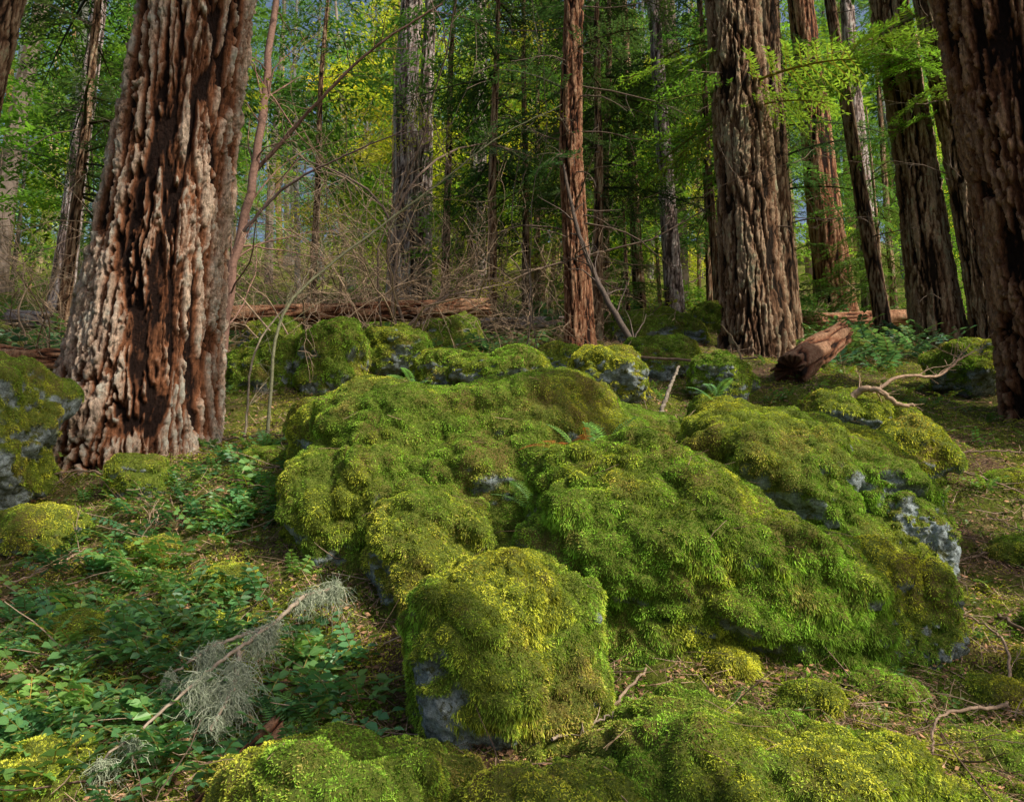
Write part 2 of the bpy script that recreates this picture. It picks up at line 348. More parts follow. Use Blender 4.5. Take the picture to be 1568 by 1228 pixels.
# ------------------------------------------------------------ bough templates
def bough_t(ntw,nl,ll,lw,seed,wood=True):
    r=np.random.default_rng(seed); P=[];D=[];S=[];L=[];W=[]
    twp=[];twe=[]
    for i in range(ntw):
        x=.1+.9*(i+r.random()*.6)/ntw
        z=.10*x-.30*x*x
        for sd in (-1,1):
            l=(.42*(1-x)**.6+.07)*r.uniform(.7,1.15)
            a=sd*math.radians(r.uniform(42,65))
            d=np.array([math.cos(a),math.sin(a),-.25+r.normal(0,.10)]); d/=np.linalg.norm(d)
            p0=np.array([x,0,z]); twp.append(p0);twe.append(p0+d*l+np.array([0,0,-.15*l]))
            m=max(3,int(nl*l/.3))
            for j in range(m):
                t=(j+r.random())/m
                p=p0+d*l*t+np.array([0,0,-.15*l*t*t])
                for s2 in (-1,1):
                    a2=a+s2*math.radians(r.uniform(30,60))
                    dd=np.array([math.cos(a2),math.sin(a2),-.2+r.normal(0,.3)]); dd/=np.linalg.norm(dd)
                    sv=np.cross(dd,[0,0,1])+r.normal(0,.3,3); sv/=np.linalg.norm(sv)
                    P.append(p);D.append(dd);S.append(sv);L.append(ll*r.uniform(.6,1.4));W.append(lw*r.uniform(.7,1.3))
    P,D,S,L,W=map(np.array,(P,D,S,L,W))
    V,F=leaves(P,D,S,L,W,.05); C=np.repeat(r.uniform(.65,1.35,(len(P),1))*np.array([[1,1,1]]),4,0)
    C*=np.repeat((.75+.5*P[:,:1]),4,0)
    if wood:
        twp=np.array(twp);twe=np.array(twe); k=len(twp)
        d=nrm(twe-twp); sv=nrm(np.cross(d,[0,0,1.]))
        V2,F2,_=ribbons(twp,d,sv,np.linalg.norm(twe-twp,axis=1),np.full(k,.007),1,0,.3)
        xs=np.linspace(0,1,9); A=np.stack([xs,0*xs,.10*xs-.3*xs**2],1)[None]
        V3,F3=tubes(A,np.linspace(.013,.003,9)[None],3)
        V=np.concatenate([V,V2,V3]); F=np.concatenate([F,F2+len(C),F3+len(C)+len(V2)])
        C=np.concatenate([C,np.tile([[.9,.45,.6]],(len(V2)+len(V3),1))])
    return V,F,C
BN=[bough_t(13,11,.046,.014,s) for s in (1,2,3)]
BF=[bough_t(9,5,.090,.026,s,False) for s in (4,5,6)]
GAPS=[((-2.50,5.8,4.0),.36),((-2.50,5.8,3.5),.36),((-2.55,5.8,3.1),.24),((0,3.0,1.3),1.3),((.5,3.9,1.8),.8),((1.6,3.7,1.3),1.1),((2.6,6,2.5),1.0),((-1.5,6,2.5),.6),((.8,2.7,.9),1.0),((.9,7,3.0),.6),((1.8,3.7,1.5),.8),((-.4,5.,2.5),.7),((1.4,2.7,.6),.9),((2.6,3.6,1.2),.8),((-1.3,3.2,1.),.7),((-.5,4.3,1.8),.6),((-1.8,4.6,1.6),.5),((1.8,4.8,2.1),.7)]  # crown openings shaped along the sun direction so sun patches reach these points
def keep(P,L):
    ok=np.ones(len(P),bool)
    for g,rad in GAPS:
        v=P-np.array(g); t=v@SUN; d=np.linalg.norm(v-t[:,None]*SUN,axis=1)
        ok&=~((d<rad+L*.42)&(t>0)&(t<60))
    return ok
def boughs(batch,cen,zs,L,tmpl,base,pitch=(-.35,.15),az=None,gap=True,var=.3):
    n=len(zs); az=rng.uniform(0,2*np.pi,n) if az is None else az
    T=cen(zs); R=rotm(az,rng.uniform(pitch[0],pitch[1],n),rng.normal(0,.25,n))
    mid=T+np.stack([np.cos(az),np.sin(az),0*az-.15],1)*(L*.5)[:,None]
    if gap:
        ok=keep(mid,L); T,R,L,zs=T[ok],R[ok],L[ok],zs[ok]; n=len(T)
    k=rng.integers(0,len(tmpl),n)
    for j in range(len(tmpl)):
        q=k==j
        if q.sum()==0: continue
        cv=np.array(base)[None]*rng.uniform(1-var,1+var,(q.sum(),1))*(1+rng.normal(0,.08,(q.sum(),3)))
        V,F,C=place(*tmpl[j],T[q],R[q],L[q],np.clip(cv,.003,1))
        batch.add(V,F,C)
# ------------------------------------------------------------ tree
def tree(name,x,y,lean,Ht,r1,fl,mat,fh=.9,res=(96,.05),sx=.10,sz=.38,amp=.035,crown=None,dead=0,seed=0,leany=0,deadlen=1.2,wob=.03,extra=None):
    root=empty(name)
    zb=float(H(x,y)[0])-.25-(r1+fl)*.45
    zv=1.5+.80*y+1.0-zb
    na,dz=res
    hs=np.concatenate([np.arange(0,max(min(zv,Ht*.8),1),dz),np.linspace(max(min(zv,Ht*.8),1)+.3,Ht,16)])
    def cen(h):
        h=np.asarray(h,float)
        w=np.stack([vn(np.stack([h*.35,0*h+seed,0*h],1),seed),vn(np.stack([h*.35,0*h+seed,0*h+7],1),seed+1)],1)*wob*np.minimum(h/3,2)[:,None]
        return np.stack([x+lean*h+w[:,0],y+leany*h+w[:,1],zb+h],1)
    def rad(h): return r1*np.clip(1-h/Ht,.03,1)**.8+fl*np.exp(-h/fh)
    A=np.linspace(0,2*np.pi,na,endpoint=False)
    hh=np.repeat(hs,na); aa=np.tile(A,len(hs))
    R=rad(hh); lobes=1+.13*np.exp(-hh/.7)*np.sin(aa*5+seed)+.05*np.exp(-hh/1.2)*np.sin(aa*3+seed*2)+.03*np.sin(aa*2+hh*.5+seed)
    c=cen(hs).repeat(na,0)
    U=np.stack([np.cos(aa),np.sin(aa),0*aa],1)
    P=c+U*(R*lobes)[:,None]
    # long wandering vertical furrows with flaky plates between them
    q=np.stack([P[:,0]/sx,P[:,1]/sx,P[:,2]/sz],1)+seed*17.3
    q=q+np.stack([.30*fbm(q*.8,2,81)+.16*fbm(q*3.5,3,86),.30*fbm(q*.8+4,2,82)+.16*fbm(q*3.5+4,3,87),.5*fbm(q*.9+8,3,83)],1)
    q1=q*np.array([1,1,.30])
    n1=np.abs(fbm(q1*.85,2,seed+3)); n2=np.abs(fbm(q1*1.9+20,3,seed+4))
    f1=ss(n1,.06,.26); f2=ss(n2,.03,.20)
    F1,F2,ID=voro(q*np.array([1.0,1.0,.30]),seed+3)
    cr=ss(F2-F1,.04,.18)
    F3,F4,ID2=voro(q*np.array([2.3,2.3,2.8])+5,seed+9); c2=ss(F4-F3,.0,.10)
    fk=fbm(np.stack([P[:,0]/.05,P[:,1]/.05,P[:,2]/.09],1),3,85); fk=.3*fk+.7*np.floor(fk*3.5)/3.5
    fine=fbm(np.stack([P[:,0]/.022,P[:,1]/.022,P[:,2]/.035],1),2,88)
    rough=fbm(q*4.0,3,84)
    top_=f1*(.30+.70*cr)*(.65+.35*f2)
    hgt=top_*(.88+.12*c2)*(.82+.22*ID2)+.15*fk*(.25+.75*top_)+.07*rough+.06*fine
    P=P+U*((hgt-.5)*amp)[:,None]
    bk=np.clip(top_*(.82+.18*c2)*(.75+.35*ID2)+.10*rough+.16*fk*top_+.08*fine,0,1)
    i=np.arange(len(hs)*na).reshape(len(hs),na)
    F=np.stack([i[:-1],np.roll(i[:-1],-1,1),np.roll(i[1:],-1,1),i[1:]],-1).reshape(-1,4)
    mkobj('trunk',mkmesh('trunk',P,F,mat,{'bk':bk}),root)
    if dead:
        h=rng.uniform(min(1.2,Ht*.2),min(Ht*.7,zv+1),dead); a=rng.uniform(0,2*np.pi,dead)
        D=np.stack([np.cos(a),np.sin(a),rng.uniform(-.35,.25,dead)],1)
        P0=cen(h)+D*(rad(h)*.8)[:,None]; L=rng.uniform(.15,1,dead)**1.3*deadlen
        W=walk(P0,D,L,8,.13,-.03); Rr=np.linspace(1,.3,8)[None]*(.005+.007*L)[:,None]
        b=Batch(); V,F=tubes(W,Rr,4); b.add(V,F,np.array([.15,.11,.085]))
        idx=np.repeat(np.arange(dead),4); k=rng.integers(2,7,len(idx))
        P1=W[idx,k]; D1=nrm(nrm(W[idx,k]-W[idx,k-1])+rng.normal(0,.6,(len(idx),3))); L1=L[idx]*rng.uniform(.15,.5,len(idx))
        W1=walk(P1,D1,L1,5,.18,-.05); V,F=tubes(W1,np.linspace(1,.4,5)[None]*np.full((len(idx),1),.004),3); b.add(V,F,np.array([.19,.15,.12]))
        b.obj('dead_branches',M_wood,root)
    b=Batch()
    for cr_ in (crown or []):
        h0,h1,n,Lm,col=cr_[:5]; tm=BF if len(cr_)<6 or cr_[5]=='f' else BN
        azr=cr_[6] if len(cr_)>6 else None
        h=rng.uniform(h0,h1,n)
        L=Lm*rng.uniform(.6,1.1,n)*np.clip((Ht-h)/(Ht*.45),.25,1)
        az=None if azr is None else rng.uniform(azr[0],azr[1],n)
        boughs(b,cen,h,L,tm,col,az=az)
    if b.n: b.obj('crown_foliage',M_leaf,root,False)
    return root
DG=(.06,.125,.045); MG=(.10,.21,.05); BG=(.20,.36,.055); YG=(.46,.52,.075)
tree('douglas_fir_tree',-3.07,6.3,.072,24,.50,.27,M_bark,1.3,(560,.0095),.110,.50,.10,crown=[(8,20,18,3.2,DG)],dead=3,seed=3,wob=.01)
tree('douglas_fir_tree',3.33,10.5,-.01,28,.42,.12,M_barkbrn,.9,(260,.022),.115,.44,.07,crown=[(3.9,5.5,7,2.0,BG,'n',(2.4,5.4)),(9,24,16,3.0,DG)],dead=14,seed=5)
tree('douglas_fir_tree',4.20,11.6,-.02,24,.18,.06,M_barkbrn,.7,(80,.04),.09,.3,.025,crown=[(8,20,10,2.4,MG)],dead=14,seed=6)
tree('red_cedar_tree',6.9,16.2,-.045,26,.36,.18,M_barkred,.9,(100,.05),.09,.7,.035,crown=[(9,22,14,3,DG)],dead=8,seed=7)
tree('western_hemlock_tree',5.95,12.2,-.085,18,.12,.03,M_barkbrn,.6,(48,.06),.06,.2,.014,crown=[(7,16,9,1.8,BG)],dead=14,seed=8)
tree('western_hemlock_tree',8.3,17.5,-.02,22,.23,.05,M_barkgry,.6,(60,.05),.07,.3,.02,crown=[(9,19,12,2.4,MG)],dead=10,seed=9)
tree('douglas_fir_tree',6.42,11.5,-.06,26,.33,.10,M_barkbrn,.9,(200,.026),.10,.40,.055,crown=[(3.8,5.6,7,2.2,BG,'n',(2.2,4.8)),(8.5,22,14,3,DG)],dead=16,seed=10)
tree('douglas_fir_tree',6.95,11.0,-.095,26,.25,.08,M_barkbrn,.8,(160,.03),.08,.36,.045,crown=[(4.0,5.8,6,2.2,BG,'n',(2.4,4.6)),(8.5,22,12,3,DG)],dead=20,seed=11)
tree('douglas_fir_tree',5.02,6.6,-.115,26,.56,.22,M_barkred,1.0,(480,.011),.11,.42,.09,crown=[(9,22,12,3.0,DG)],dead=2,seed=12,wob=.01)
tree('western_hemlock_tree',.93,10.5,-.02,17,.18,.06,M_barkred,.6,(100,.03),.06,.25,.032,crown=[(2.8,5,6,1.5,DG,'n'),(9,15,10,2,DG)],dead=50,seed=13,deadlen=1.8,wob=.05)
tree('western_hemlock_tree',2.80,13.0,-.04,16,.16,.04,M_barkgry,.6,(50,.05),.06,.25,.014,crown=[(4.5,14,18,1.8,MG,'n')],dead=26,seed=14)
tree('western_hemlock_tree',2.72,16.2,-.02,18,.13,.03,M_barkbrn,.6,(40,.08),.06,.25,.014,crown=[(4.5,16,22,2.0,MG,'n')],dead=26,seed=15)
tree('douglas_fir_tree',-2.48,17.0,.012,24,.33,.08,M_barkgry,.9,(100,.05),.09,.5,.035,crown=[(7.5,20,20,2.8,BG)],dead=18,seed=16)
tree('douglas_fir_tree',-2.05,17.6,.0,22,.20,.05,M_barkgry,.9,(60,.06),.08,.4,.02,crown=[(8,20,14,2.4,BG)],dead=10,seed=17)
tree('douglas_fir_tree',-1.0,22.0,.0,26,.27,.06,M_barkgry,.9,(60,.08),.08,.4,.02,crown=[(9,22,20,2.8,BG)],dead=14,seed=18)
tree('douglas_fir_tree',-6.95,9.0,.09,22,.32,.1,M_barkbrn,.9,(90,.05),.08,.3,.035,crown=[(8,19,14,3,DG)],dead=6,seed=19)
tree('western_hemlock_tree',-8.6,14.5,.03,20,.2,.05,M_barkgry,.9,(50,.08),.08,.3,.02,crown=[(6,18,16,2.4,MG)],dead=12,seed=20)
YH=dict(fh=.5,res=(24,.1),sx=.05,sz=.2,amp=.01)
for (x,y,Ht,h0,n,L,col,sd) in [(-6.6,11.2,11,2.4,48,2.3,DG,30),(-.35,12.6,9.5,2.4,40,1.8,DG,31),(1.75,14.5,12,2.2,54,2.1,DG,32),(4.3,16.5,13,2.0,50,2.3,MG,33),(-4.6,17.5,13,2.8,46,2.3,MG,34),(.6,18.5,14,2.6,46,2.3,BG,35),(9.5,19,14,2.6,40,2.4,MG,36),(1.3,11.6,9,2.6,34,1.7,DG,37),(-1.4,15.5,12,4.4,34,1.8,MG,38),(5.2,14.0,10,2.6,34,1.8,DG,39),(-7.4,17,14,2,46,2.5,MG,40),(-10,20,14,2,44,2.5,MG,41),(7.6,21,15,2,46,2.6,BG,42),(2.3,21,14,2,46,2.5,MG,43),(-.6,24,15,3,46,2.6,YG,44),(-3.5,22,13,3,44,2.4,YG,45),(.3,15.5,11,2.2,44,2.0,DG,46),(3.6,13.2,9,2.4,34,1.7,DG,47),
  (-.9,17.2,5,.5,34,1.5,BG,70),(1.6,17.8,5.5,.5,34,1.6,MG,71),(3.6,18.5,5,.5,34,1.6,BG,72),(5.6,18.8,6,.5,36,1.7,MG,73),(7.2,14.8,5,.5,34,1.5,MG,74),(-5.8,15.2,5,.6,32,1.5,BG,75),(-3.2,19.5,6,.5,36,1.8,BG,76),(-9.0,17.5,6,.5,36,1.8,MG,77),(9.3,15.5,6,.5,36,1.7,BG,78),(2.0,13.2,3.5,.4,28,1.1,MG,79),(4.6,12.6,3.2,.4,28,1.0,MG,80),(11.5,18.5,6,.5,34,1.8,MG,81)]:
    tree('young_hemlock_tree',x,y,rng.normal(0,.02),Ht,.09 if Ht>8 else .05,.02,M_barkbrn,crown=[(h0,Ht-.4,n,L,col,'n' if y<15 else 'f')],dead=22 if Ht>8 else 6,deadlen=1.2 if Ht>8 else .5,seed=sd,**YH)
# unseen trees added beside and behind the viewpoint to cast dappled shade
for i,(x,y,Ht,n) in enumerate([(8.5,3.3,22,20),(11,6,25,18),(9.0,.5,23,16),(14,-7.5,25,20),(-6.5,-1,22,8),(16,-1,26,16)]):
    tree('douglas_fir_tree',x,y,.0,Ht,.4,.12,M_barkbrn,.9,(40,.25),.1,.4,.03,crown=[(5,Ht-2,n,3.0,DG,'f')],dead=0,seed=50+i)
tree('douglas_fir_tree',9.3,-3.4,.0,34,.34,.12,M_barkbrn,.9,(40,.25),.1,.4,.03,crown=[(15.5,24,220,2.1,DG,'f')],dead=0,seed=58)  # added out of view, dense crown shaped to shade the left trunk
tree('douglas_fir_tree',7.6,-.1,.0,32,.26,.12,M_barkbrn,.9,(40,.25),.1,.4,.03,crown=[(14,22,110,1.8,DG,'f')],dead=0,seed=59)  # second unseen tree added to shade the left trunk around its sun patch
print('trees',time.time()-T0)
# ------------------------------------------------------------ distant forest
far=empty('distant_forest')
vars_=[]
for s in range(6):
    r=np.random.default_rng(100+s); Ht=[26,24,28,20,14,9][s]; rr=[.28,.22,.33,.2,.12,.08][s]
    b=Batch()
    h=np.linspace(0,Ht,14); A=np.stack([.15*np.sin(h*.3+s),.15*np.cos(h*.25),h],1)[None]
    V,F=tubes(A,(rr*np.clip(1-h/Ht,.04,1)**.8)[None],9); b.add(V,F,np.array([[.40,.28,.24],[.46,.38,.38],[.30,.20,.15],[.42,.38,.36],[.24,.18,.14],[.24,.18,.14]][s]))
    h0=[8,5,10,3,1.2,.6][s]; n=[54,58,56,54,50,40][s]
    hb=r.uniform(h0,Ht-.5,n)
    L=[3.1,2.8,3.3,2.8,2.4,2.0][s]*r.uniform(.6,1.1,n)*np.clip((Ht-hb)/(Ht*.5),.2,1)
    boughs(b,lambda z:np.stack([0*z,0*z,z],1),hb,L,BF,[BG,BG,MG,BG,YG,BG][s],gap=False,var=.35)
    vars_.append(mkmesh('far_tree',np.concatenate(b.V),[np.concatenate(f) for f in b.F.values()],M_far,{'Col':np.concatenate(b.C)},False))
pts=[]
tries=0
while len(pts)<140 and tries<9000:
    tries+=1
    y=21+63*rng.random()**1.1; x=rng.uniform(-1,1)*(.74*y+7)
    md=1.7+y*.03
    if all((x-a)**2+(y-b)**2>md*md for a,b in pts): pts.append((x,y))
for i in range(80):
    pts.append((rng.uniform(-80,80),rng.uniform(84,112)))
for x,y in pts:
    k=rng.choice(6,p=[.17,.16,.10,.17,.20,.20]) if y<84 else rng.integers(0,3); o=mkobj('far_tree',vars_[k],far)
    o.location=(x,y,float(H(x,y)[0])-.2); o.rotation_euler=(rng.normal(0,.03),rng.normal(0,.03),rng.uniform(0,6.28)); sc=rng.uniform(.8,1.2)*(1 if y<84 else 1.5); o.scale=(sc*rng.uniform(.8,1.3),)*2+(sc,)
# ------------------------------------------------------------ broadleaf understory
def cluster_t(n,lf,seed):
    r=np.random.default_rng(seed); P=nrm(r.normal(0,1,(n,3)))*r.random((n,1))**.5*np.array([1,1,.4])
    D=nrm(P*np.array([1,1,.2])+r.normal(0,.6,(n,3))*np.array([1,1,.5])+[0,0,-.2]); S=nrm(np.cross(D,np.array([0,0,1.])+r.normal(0,.35,(n,3))))
    V,F=leaves(P,D,S,lf*r.uniform(.6,1.3,n),lf*.6*r.uniform(.6,1.2,n),.1)
    return V,F,np.repeat(r.uniform(.7,1.35,(n,1))*np.ones((1,3)),4,0)
CT=[cluster_t(130,.13,s) for s in range(3)]
def shrub(name,x,y,h,spread,nst,ncl,cs,col,wood=(.16,.12,.09),leafy=True,lean=0,sub=9,base_h=0,thick=.02,jit=.16):
    root=empty(name); zb=float(H(x,y)[0])+base_h-.05
    a=rng.uniform(0,2*np.pi,nst); P0=np.stack([x+rng.normal(0,.15,nst),y+rng.normal(0,.15,nst),np.full(nst,zb)],1)
    D=np.stack([np.cos(a)*spread+lean,np.sin(a)*spread,np.ones(nst)],1); L=h*rng.uniform(.6,1.15,nst)
    K=16; W=walk(P0,D,L,K,jit,-.05); b=Batch()
    V,F=tubes(W,np.linspace(1,.25,K)[None]*(thick*rng.uniform(.5,1.1,nst))[:,None],5); b.add(V,F,np.array(wood))
    idx=np.repeat(np.arange(nst),sub); k=rng.integers(3,K-1,len(idx))
    P1=W[idx,k]; D1=nrm(nrm(W[idx,k]-W[idx,k-1])+rng.normal(0,.7,(len(idx),3))); L1=L[idx]*rng.uniform(.15,.45,len(idx))
    W1=walk(P1,D1,L1,9,.2,-.03); V,F=tubes(W1,np.linspace(1,.3,9)[None]*np.full((len(idx),1),thick*.33),3); b.add(V,F,np.array(wood)*1.25)
    i2=np.repeat(np.arange(len(idx)),4); k2=rng.integers(2,9,len(i2)); P2=W1[i2,k2]; D2=nrm(nrm(W1[i2,k2]-W1[i2,k2-1])+rng.normal(0,.7,(len(i2),3)))
    W2=walk(P2,D2,L1[i2]*rng.uniform(.2,.5,len(i2)),5,.22,-.02); V,F=tubes(W2,np.linspace(1,.4,5)[None]*np.full((len(i2),1),thick*.16+.001),3); b.add(V,F,np.array(wood)*1.5)
    b.obj('branches',M_wood,root)
    if ncl:
        c=Batch(); j=rng.integers(0,len(W1),ncl); T=W1[j,-1]+rng.normal(0,.1,(ncl,3)); kk=rng.integers(0,3,ncl)
        for q in range(3):
            m=kk==q
            if m.sum():
                nn=m.sum(); V,F,C=place(*CT[q],T[m],rotm(rng.uniform(0,6.28,nn),rng.normal(0,.3,nn),rng.normal(0,.3,nn)),cs*rng.uniform(.6,1.3,nn),np.array(col)[None]*rng.uniform(.7,1.3,(nn,1)))
                c.add(V,F,C)
        c.obj('leaves',M_broad,root,False)
    return root
for (x,y,h,cl) in [(-1.6,19,9,28),(.8,21,9,30),(-.2,25,10,36),(-4,24,10,30),(2.0,27,11,36)]:
    shrub('vine_maple_tree',x,y,h,.45,6,cl,.55+.012*y,YG if y<26 else BG,thick=.03,sub=6)
shrub('yellow_leaved_shrub',-1.6,9.8,6.5,.25,4,8,.36,YG,(.18,.13,.1),sub=7,thick=.025)
shrub('yellow_leaved_shrub',.0,9.2,5.0,.1,2,4,.22,(.55,.55,.05),(.14,.11,.09),sub=5,thick=.012)
for (x,y,h) in [(-2.7,11.2,3.0),(-2.1,11.8,3.2),(-3.4,11,3.0),(-1.5,11.5,2.8),(-1.9,11.5,3.4),(-.9,12.0,2.6),(-3.2,12,3.2),(-4.8,10.5,2.5),(-5.8,9.5,2.2),(-.2,13,2.8),(-5.5,12.5,3.0),(-6.5,11.5,2.4),(1.8,12,2.0),(-7.5,12.5,2.4),(4.9,13.5,2.0),(-2.6,12.6,3.2),(-1.2,12.5,3.2),(-4.2,9.2,2.2),(-2.2,12.8,3.6),(-.4,11.8,2.6),(-3.8,14,3.6),(-2.6,9.2,3.4),(-1.2,9.6,2.6),(-3.0,11,3.6)]:
    g=rng.uniform(.7,1.25)
    shrub('bare_shrub',x,y,h,1.0,8,0,.3,YG,(.32*g,.23*g,.155*g),sub=9,thick=.014,jit=.2)
print('shrubs',time.time()-T0)
# ------------------------------------------------------------ branches, logs
def cr(pts,n=28,jit=.0):
    pts=np.array(pts,float); t=np.linspace(0,len(pts)-1,n); P=np.vstack([2*pts[0]-pts[1],pts,2*pts[-1]-pts[-2]])
    i=np.minimum(t.astype(int),len(pts)-2); f=(t-i)[:,None]
    a,b,c,d=P[i],P[i+1],P[i+2],P[i+3]
    Q=.5*((2*b)+(-a+c)*f+(2*a-5*b+4*c-d)*f**2+(-a+3*b-3*c+d)*f**3)
    return Q+rng.normal(0,jit,Q.shape)
def gz(x,y,dz=0): return (x,y,float(H(x,y)[0])+dz)
def branch(name,pts,r0,r1,col,twigs=0,tl=.3,jit=.004,sides=7):
    Q=cr(pts,32,jit); b=Batch(); V,F=tubes(Q[None],np.linspace(r0,r1,32)[None],sides); b.add(V,F,np.array(col))
    if twigs:
        k=rng.integers(3,31,twigs); D=nrm(nrm(Q[k]-Q[k-1])+rng.normal(0,.6,(twigs,3))+[0,0,.15])
        W=walk(Q[k],D,tl*rng.uniform(.4,1.2,twigs),8,.15,-.03); V,F=tubes(W,np.linspace(1,.3,8)[None]*np.full((twigs,1),min(.012,max(r1*.6,.0025))),4); b.add(V,F,np.array(col)*1.2)
        i=np.repeat(np.arange(twigs),3); kk=rng.integers(2,7,len(i)); W2=walk(W[i,kk],nrm(D[i]+rng.normal(0,.6,(len(i),3))),np.full(len(i),tl*.3),5,.2,0); V,F=tubes(W2,np.full((len(i),5),.0018),3); b.add(V,F,np.array(col)*1.3)
    return b.obj(name,M_wood)
branch('reddish_young_tree',[gz(-3.25,8.6,-.1),(-3.18,8.6,4.3),(-3.0,8.65,5.6),(-2.92,8.7,7.0),(-2.88,8.8,8.6),(-2.8,8.8,10.5)],.06,.03,(.22,.13,.10),34,1.4,.010,12)
branch('arching_sapling',[gz(-1.93,6.2,-.05),(-1.9,6.2,3.0),(-1.72,6.3,3.45),(-1.2,6.4,3.95),(-.58,6.5,4.5),(-.1,6.6,4.95),(.45,6.7,5.3)],.015,.004,(.17,.17,.10),26,.5)
branch('arching_sapling',[gz(-2.15,6.3,-.05),(-2.13,6.4,2.95),(-1.9,6.7,3.5),(-1.85,7.,3.9)],.011,.004,(.24,.2,.14),8,.4)
branch('bent_branch',[(-3.1,8.6,4.8),(-2.6,8.5,5.3),(-2.0,8.4,5.6),(-1.2,8.3,5.9)],.02,.006,(.13,.09,.08),14,.6)
branch('bent_branch',[(-3.0,8.7,5.6),(-2.3,8.5,6.3),(-1.6,8.3,6.9),(-.8,8.2,7.4)],.025,.01,(.15,.09,.07),16,.8)
branch('leaning_dead_sapling',[gz(1.62,9.4,0),(1.2,9.6,4.3),(.9,10.,5.3),(.7,10.2,6.4)],.045,.02,(.11,.085,.07),18,.6)
branch('dead_stick',[gz(2.35,5.9,.12),(2.9,5.95,2.60),(3.35,6.1,2.66),(3.65,6.3,2.84),(3.9,6.5,2.95)],.016,.006,(.34,.23,.16),14,.35)
branch('arched_root',[(2.45,5.7,2.40),(2.55,5.65,2.48),(2.65,5.6,2.46),(2.78,5.6,2.36),(2.9,5.62,2.36)],.03,.012,(.36,.25,.17),4,.3)
branch('dead_stick',[(1.20,6.4,2.36),(1.32,6.5,2.64),(1.42,6.6,2.84)],.02,.012,(.26,.22,.17),0)
branch('dead_stick',[gz(2.25,7.4,0),(2.18,7.4,3.15),(2.02,7.4,3.42)],.015,.006,(.28,.21,.13),0,.2)
branch('dead_stick',[gz(.1,7.6,.1),(.9,7.7,3.15),(1.9,7.8,3.15),(2.5,7.9,3.20)],.018,.010,(.2,.14,.1),5,.3)
branch('dead_stick',[(.17,2.95,.74),(.34,3.05,.82),(.52,3.2,.95)],.008,.005,(.3,.22,.15),5,.15)
branch('dead_stick',[(.14,2.85,.78),(.27,2.95,.80),(.40,3.0,.84)],.006,.003,(.34,.27,.2),3,.12)
for i in range(24):
    x=rng.uniform(-3,-.9) if i%2 else rng.uniform(2.1,4); y=rng.uniform(3,6.5); a=rng.uniform(0,6.28); l=rng.uniform(.4,1.1)
    if abs(x)>.72*y: x=.6*y*np.sign(x)
    branch('fallen_twig',[gz(x,y,.03),gz(x+.5*l*math.cos(a),y+.5*l*math.sin(a),.06+rng.random()*.05),gz(x+l*math.cos(a+.3),y+l*math.sin(a+.3),.04)],.008*l+.002,.003,np.array([.24,.17,.12])*rng.uniform(.6,1.5),5,.25)
def log(name,a,b,r,mat,seed,r2=None):
    a=np.array(a,float);b=np.array(b,float); n=90; na=56; r2=r2 or r*.8
    t=np.linspace(0,1,n); d=nrm(b-a); s=nrm(np.cross(d,[0,0,1.])); u=np.cross(s,d)
    A=np.linspace(0,2*np.pi,na,endpoint=False); tt=np.repeat(t,na);aa=np.tile(A,n)
    U=np.cos(aa)[:,None]*s+np.sin(aa)[:,None]*u
    R=r+(r2-r)*tt; Ln=np.linalg.norm(b-a)
    P=a+(b-a)*tt[:,None]+U*R[:,None]
    q=np.stack([U@s*R/.05,U@u*R/.05,tt*Ln/.35],1)+seed*3.3
    f=ss(np.abs(fbm(q*.7,2,seed)),0,.3); c=f*(.8+.2*fbm(q*2,3,seed+1))
    P=P+U*((c-.5)*r*.22+.14*r*fbm(np.stack([U@s,U@u,tt*Ln*2],1)+seed,3,seed))[:,None]
    for e,sg in ((tt==0,-1),(tt==1,1)):
        P[e]+=d*(sg*r*.9*_h((aa[e]*9).astype(np.int64),0*(aa[e]).astype(np.int64),0*(aa[e]).astype(np.int64),seed))[:,None]
    P=np.vstack([P,a+d*r*.3,b-d*r*.3]); bk=np.concatenate([np.clip(c*.85+.05,0,1),[.3,.3]])
    i=np.arange(n*na).reshape(n,na)
    F=np.stack([i[:-1],np.roll(i[:-1],-1,1),np.roll(i[1:],-1,1),i[1:]],-1).reshape(-1,4)
    T1=np.stack([np.roll(i[0],-1),i[0],np.full(na,n*na)],-1); T2=np.stack([i[-1],np.roll(i[-1],-1),np.full(na,n*na+1)],-1)
    mkobj(name,mkmesh(name,P,[F,np.concatenate([T1,T2])],mat,{'bk':bk}))
log('fallen_log',gz(2.85,7.9,.12),gz(3.85,9.0,.40),.17,M_barkred,1)
log('fallen_log',gz(-3.7,10.15,.55),gz(-.4,10.6,.62),.15,M_barkred,2)
log('fallen_log',gz(-2.6,12.0,.25),gz(1.0,12.9,.2),.11,M_barkgry,3)
log('fallen_log',gz(-6.6,8.8,.18),gz(-4.6,9.1,.1),.15,M_barkred,4)
log('fallen_log',gz(-8,12.3,.25),gz(-5.5,12.0,.15),.14,M_barkgry,5)
log('fallen_log',gz(4.6,12.8,.2),gz(7.2,13.2,.25),.16,M_barkred,7)
log('rotting_log',gz(-1.0,2.2,.02),gz(-.84,2.92,.04),.05,M_barkred,6,.04)
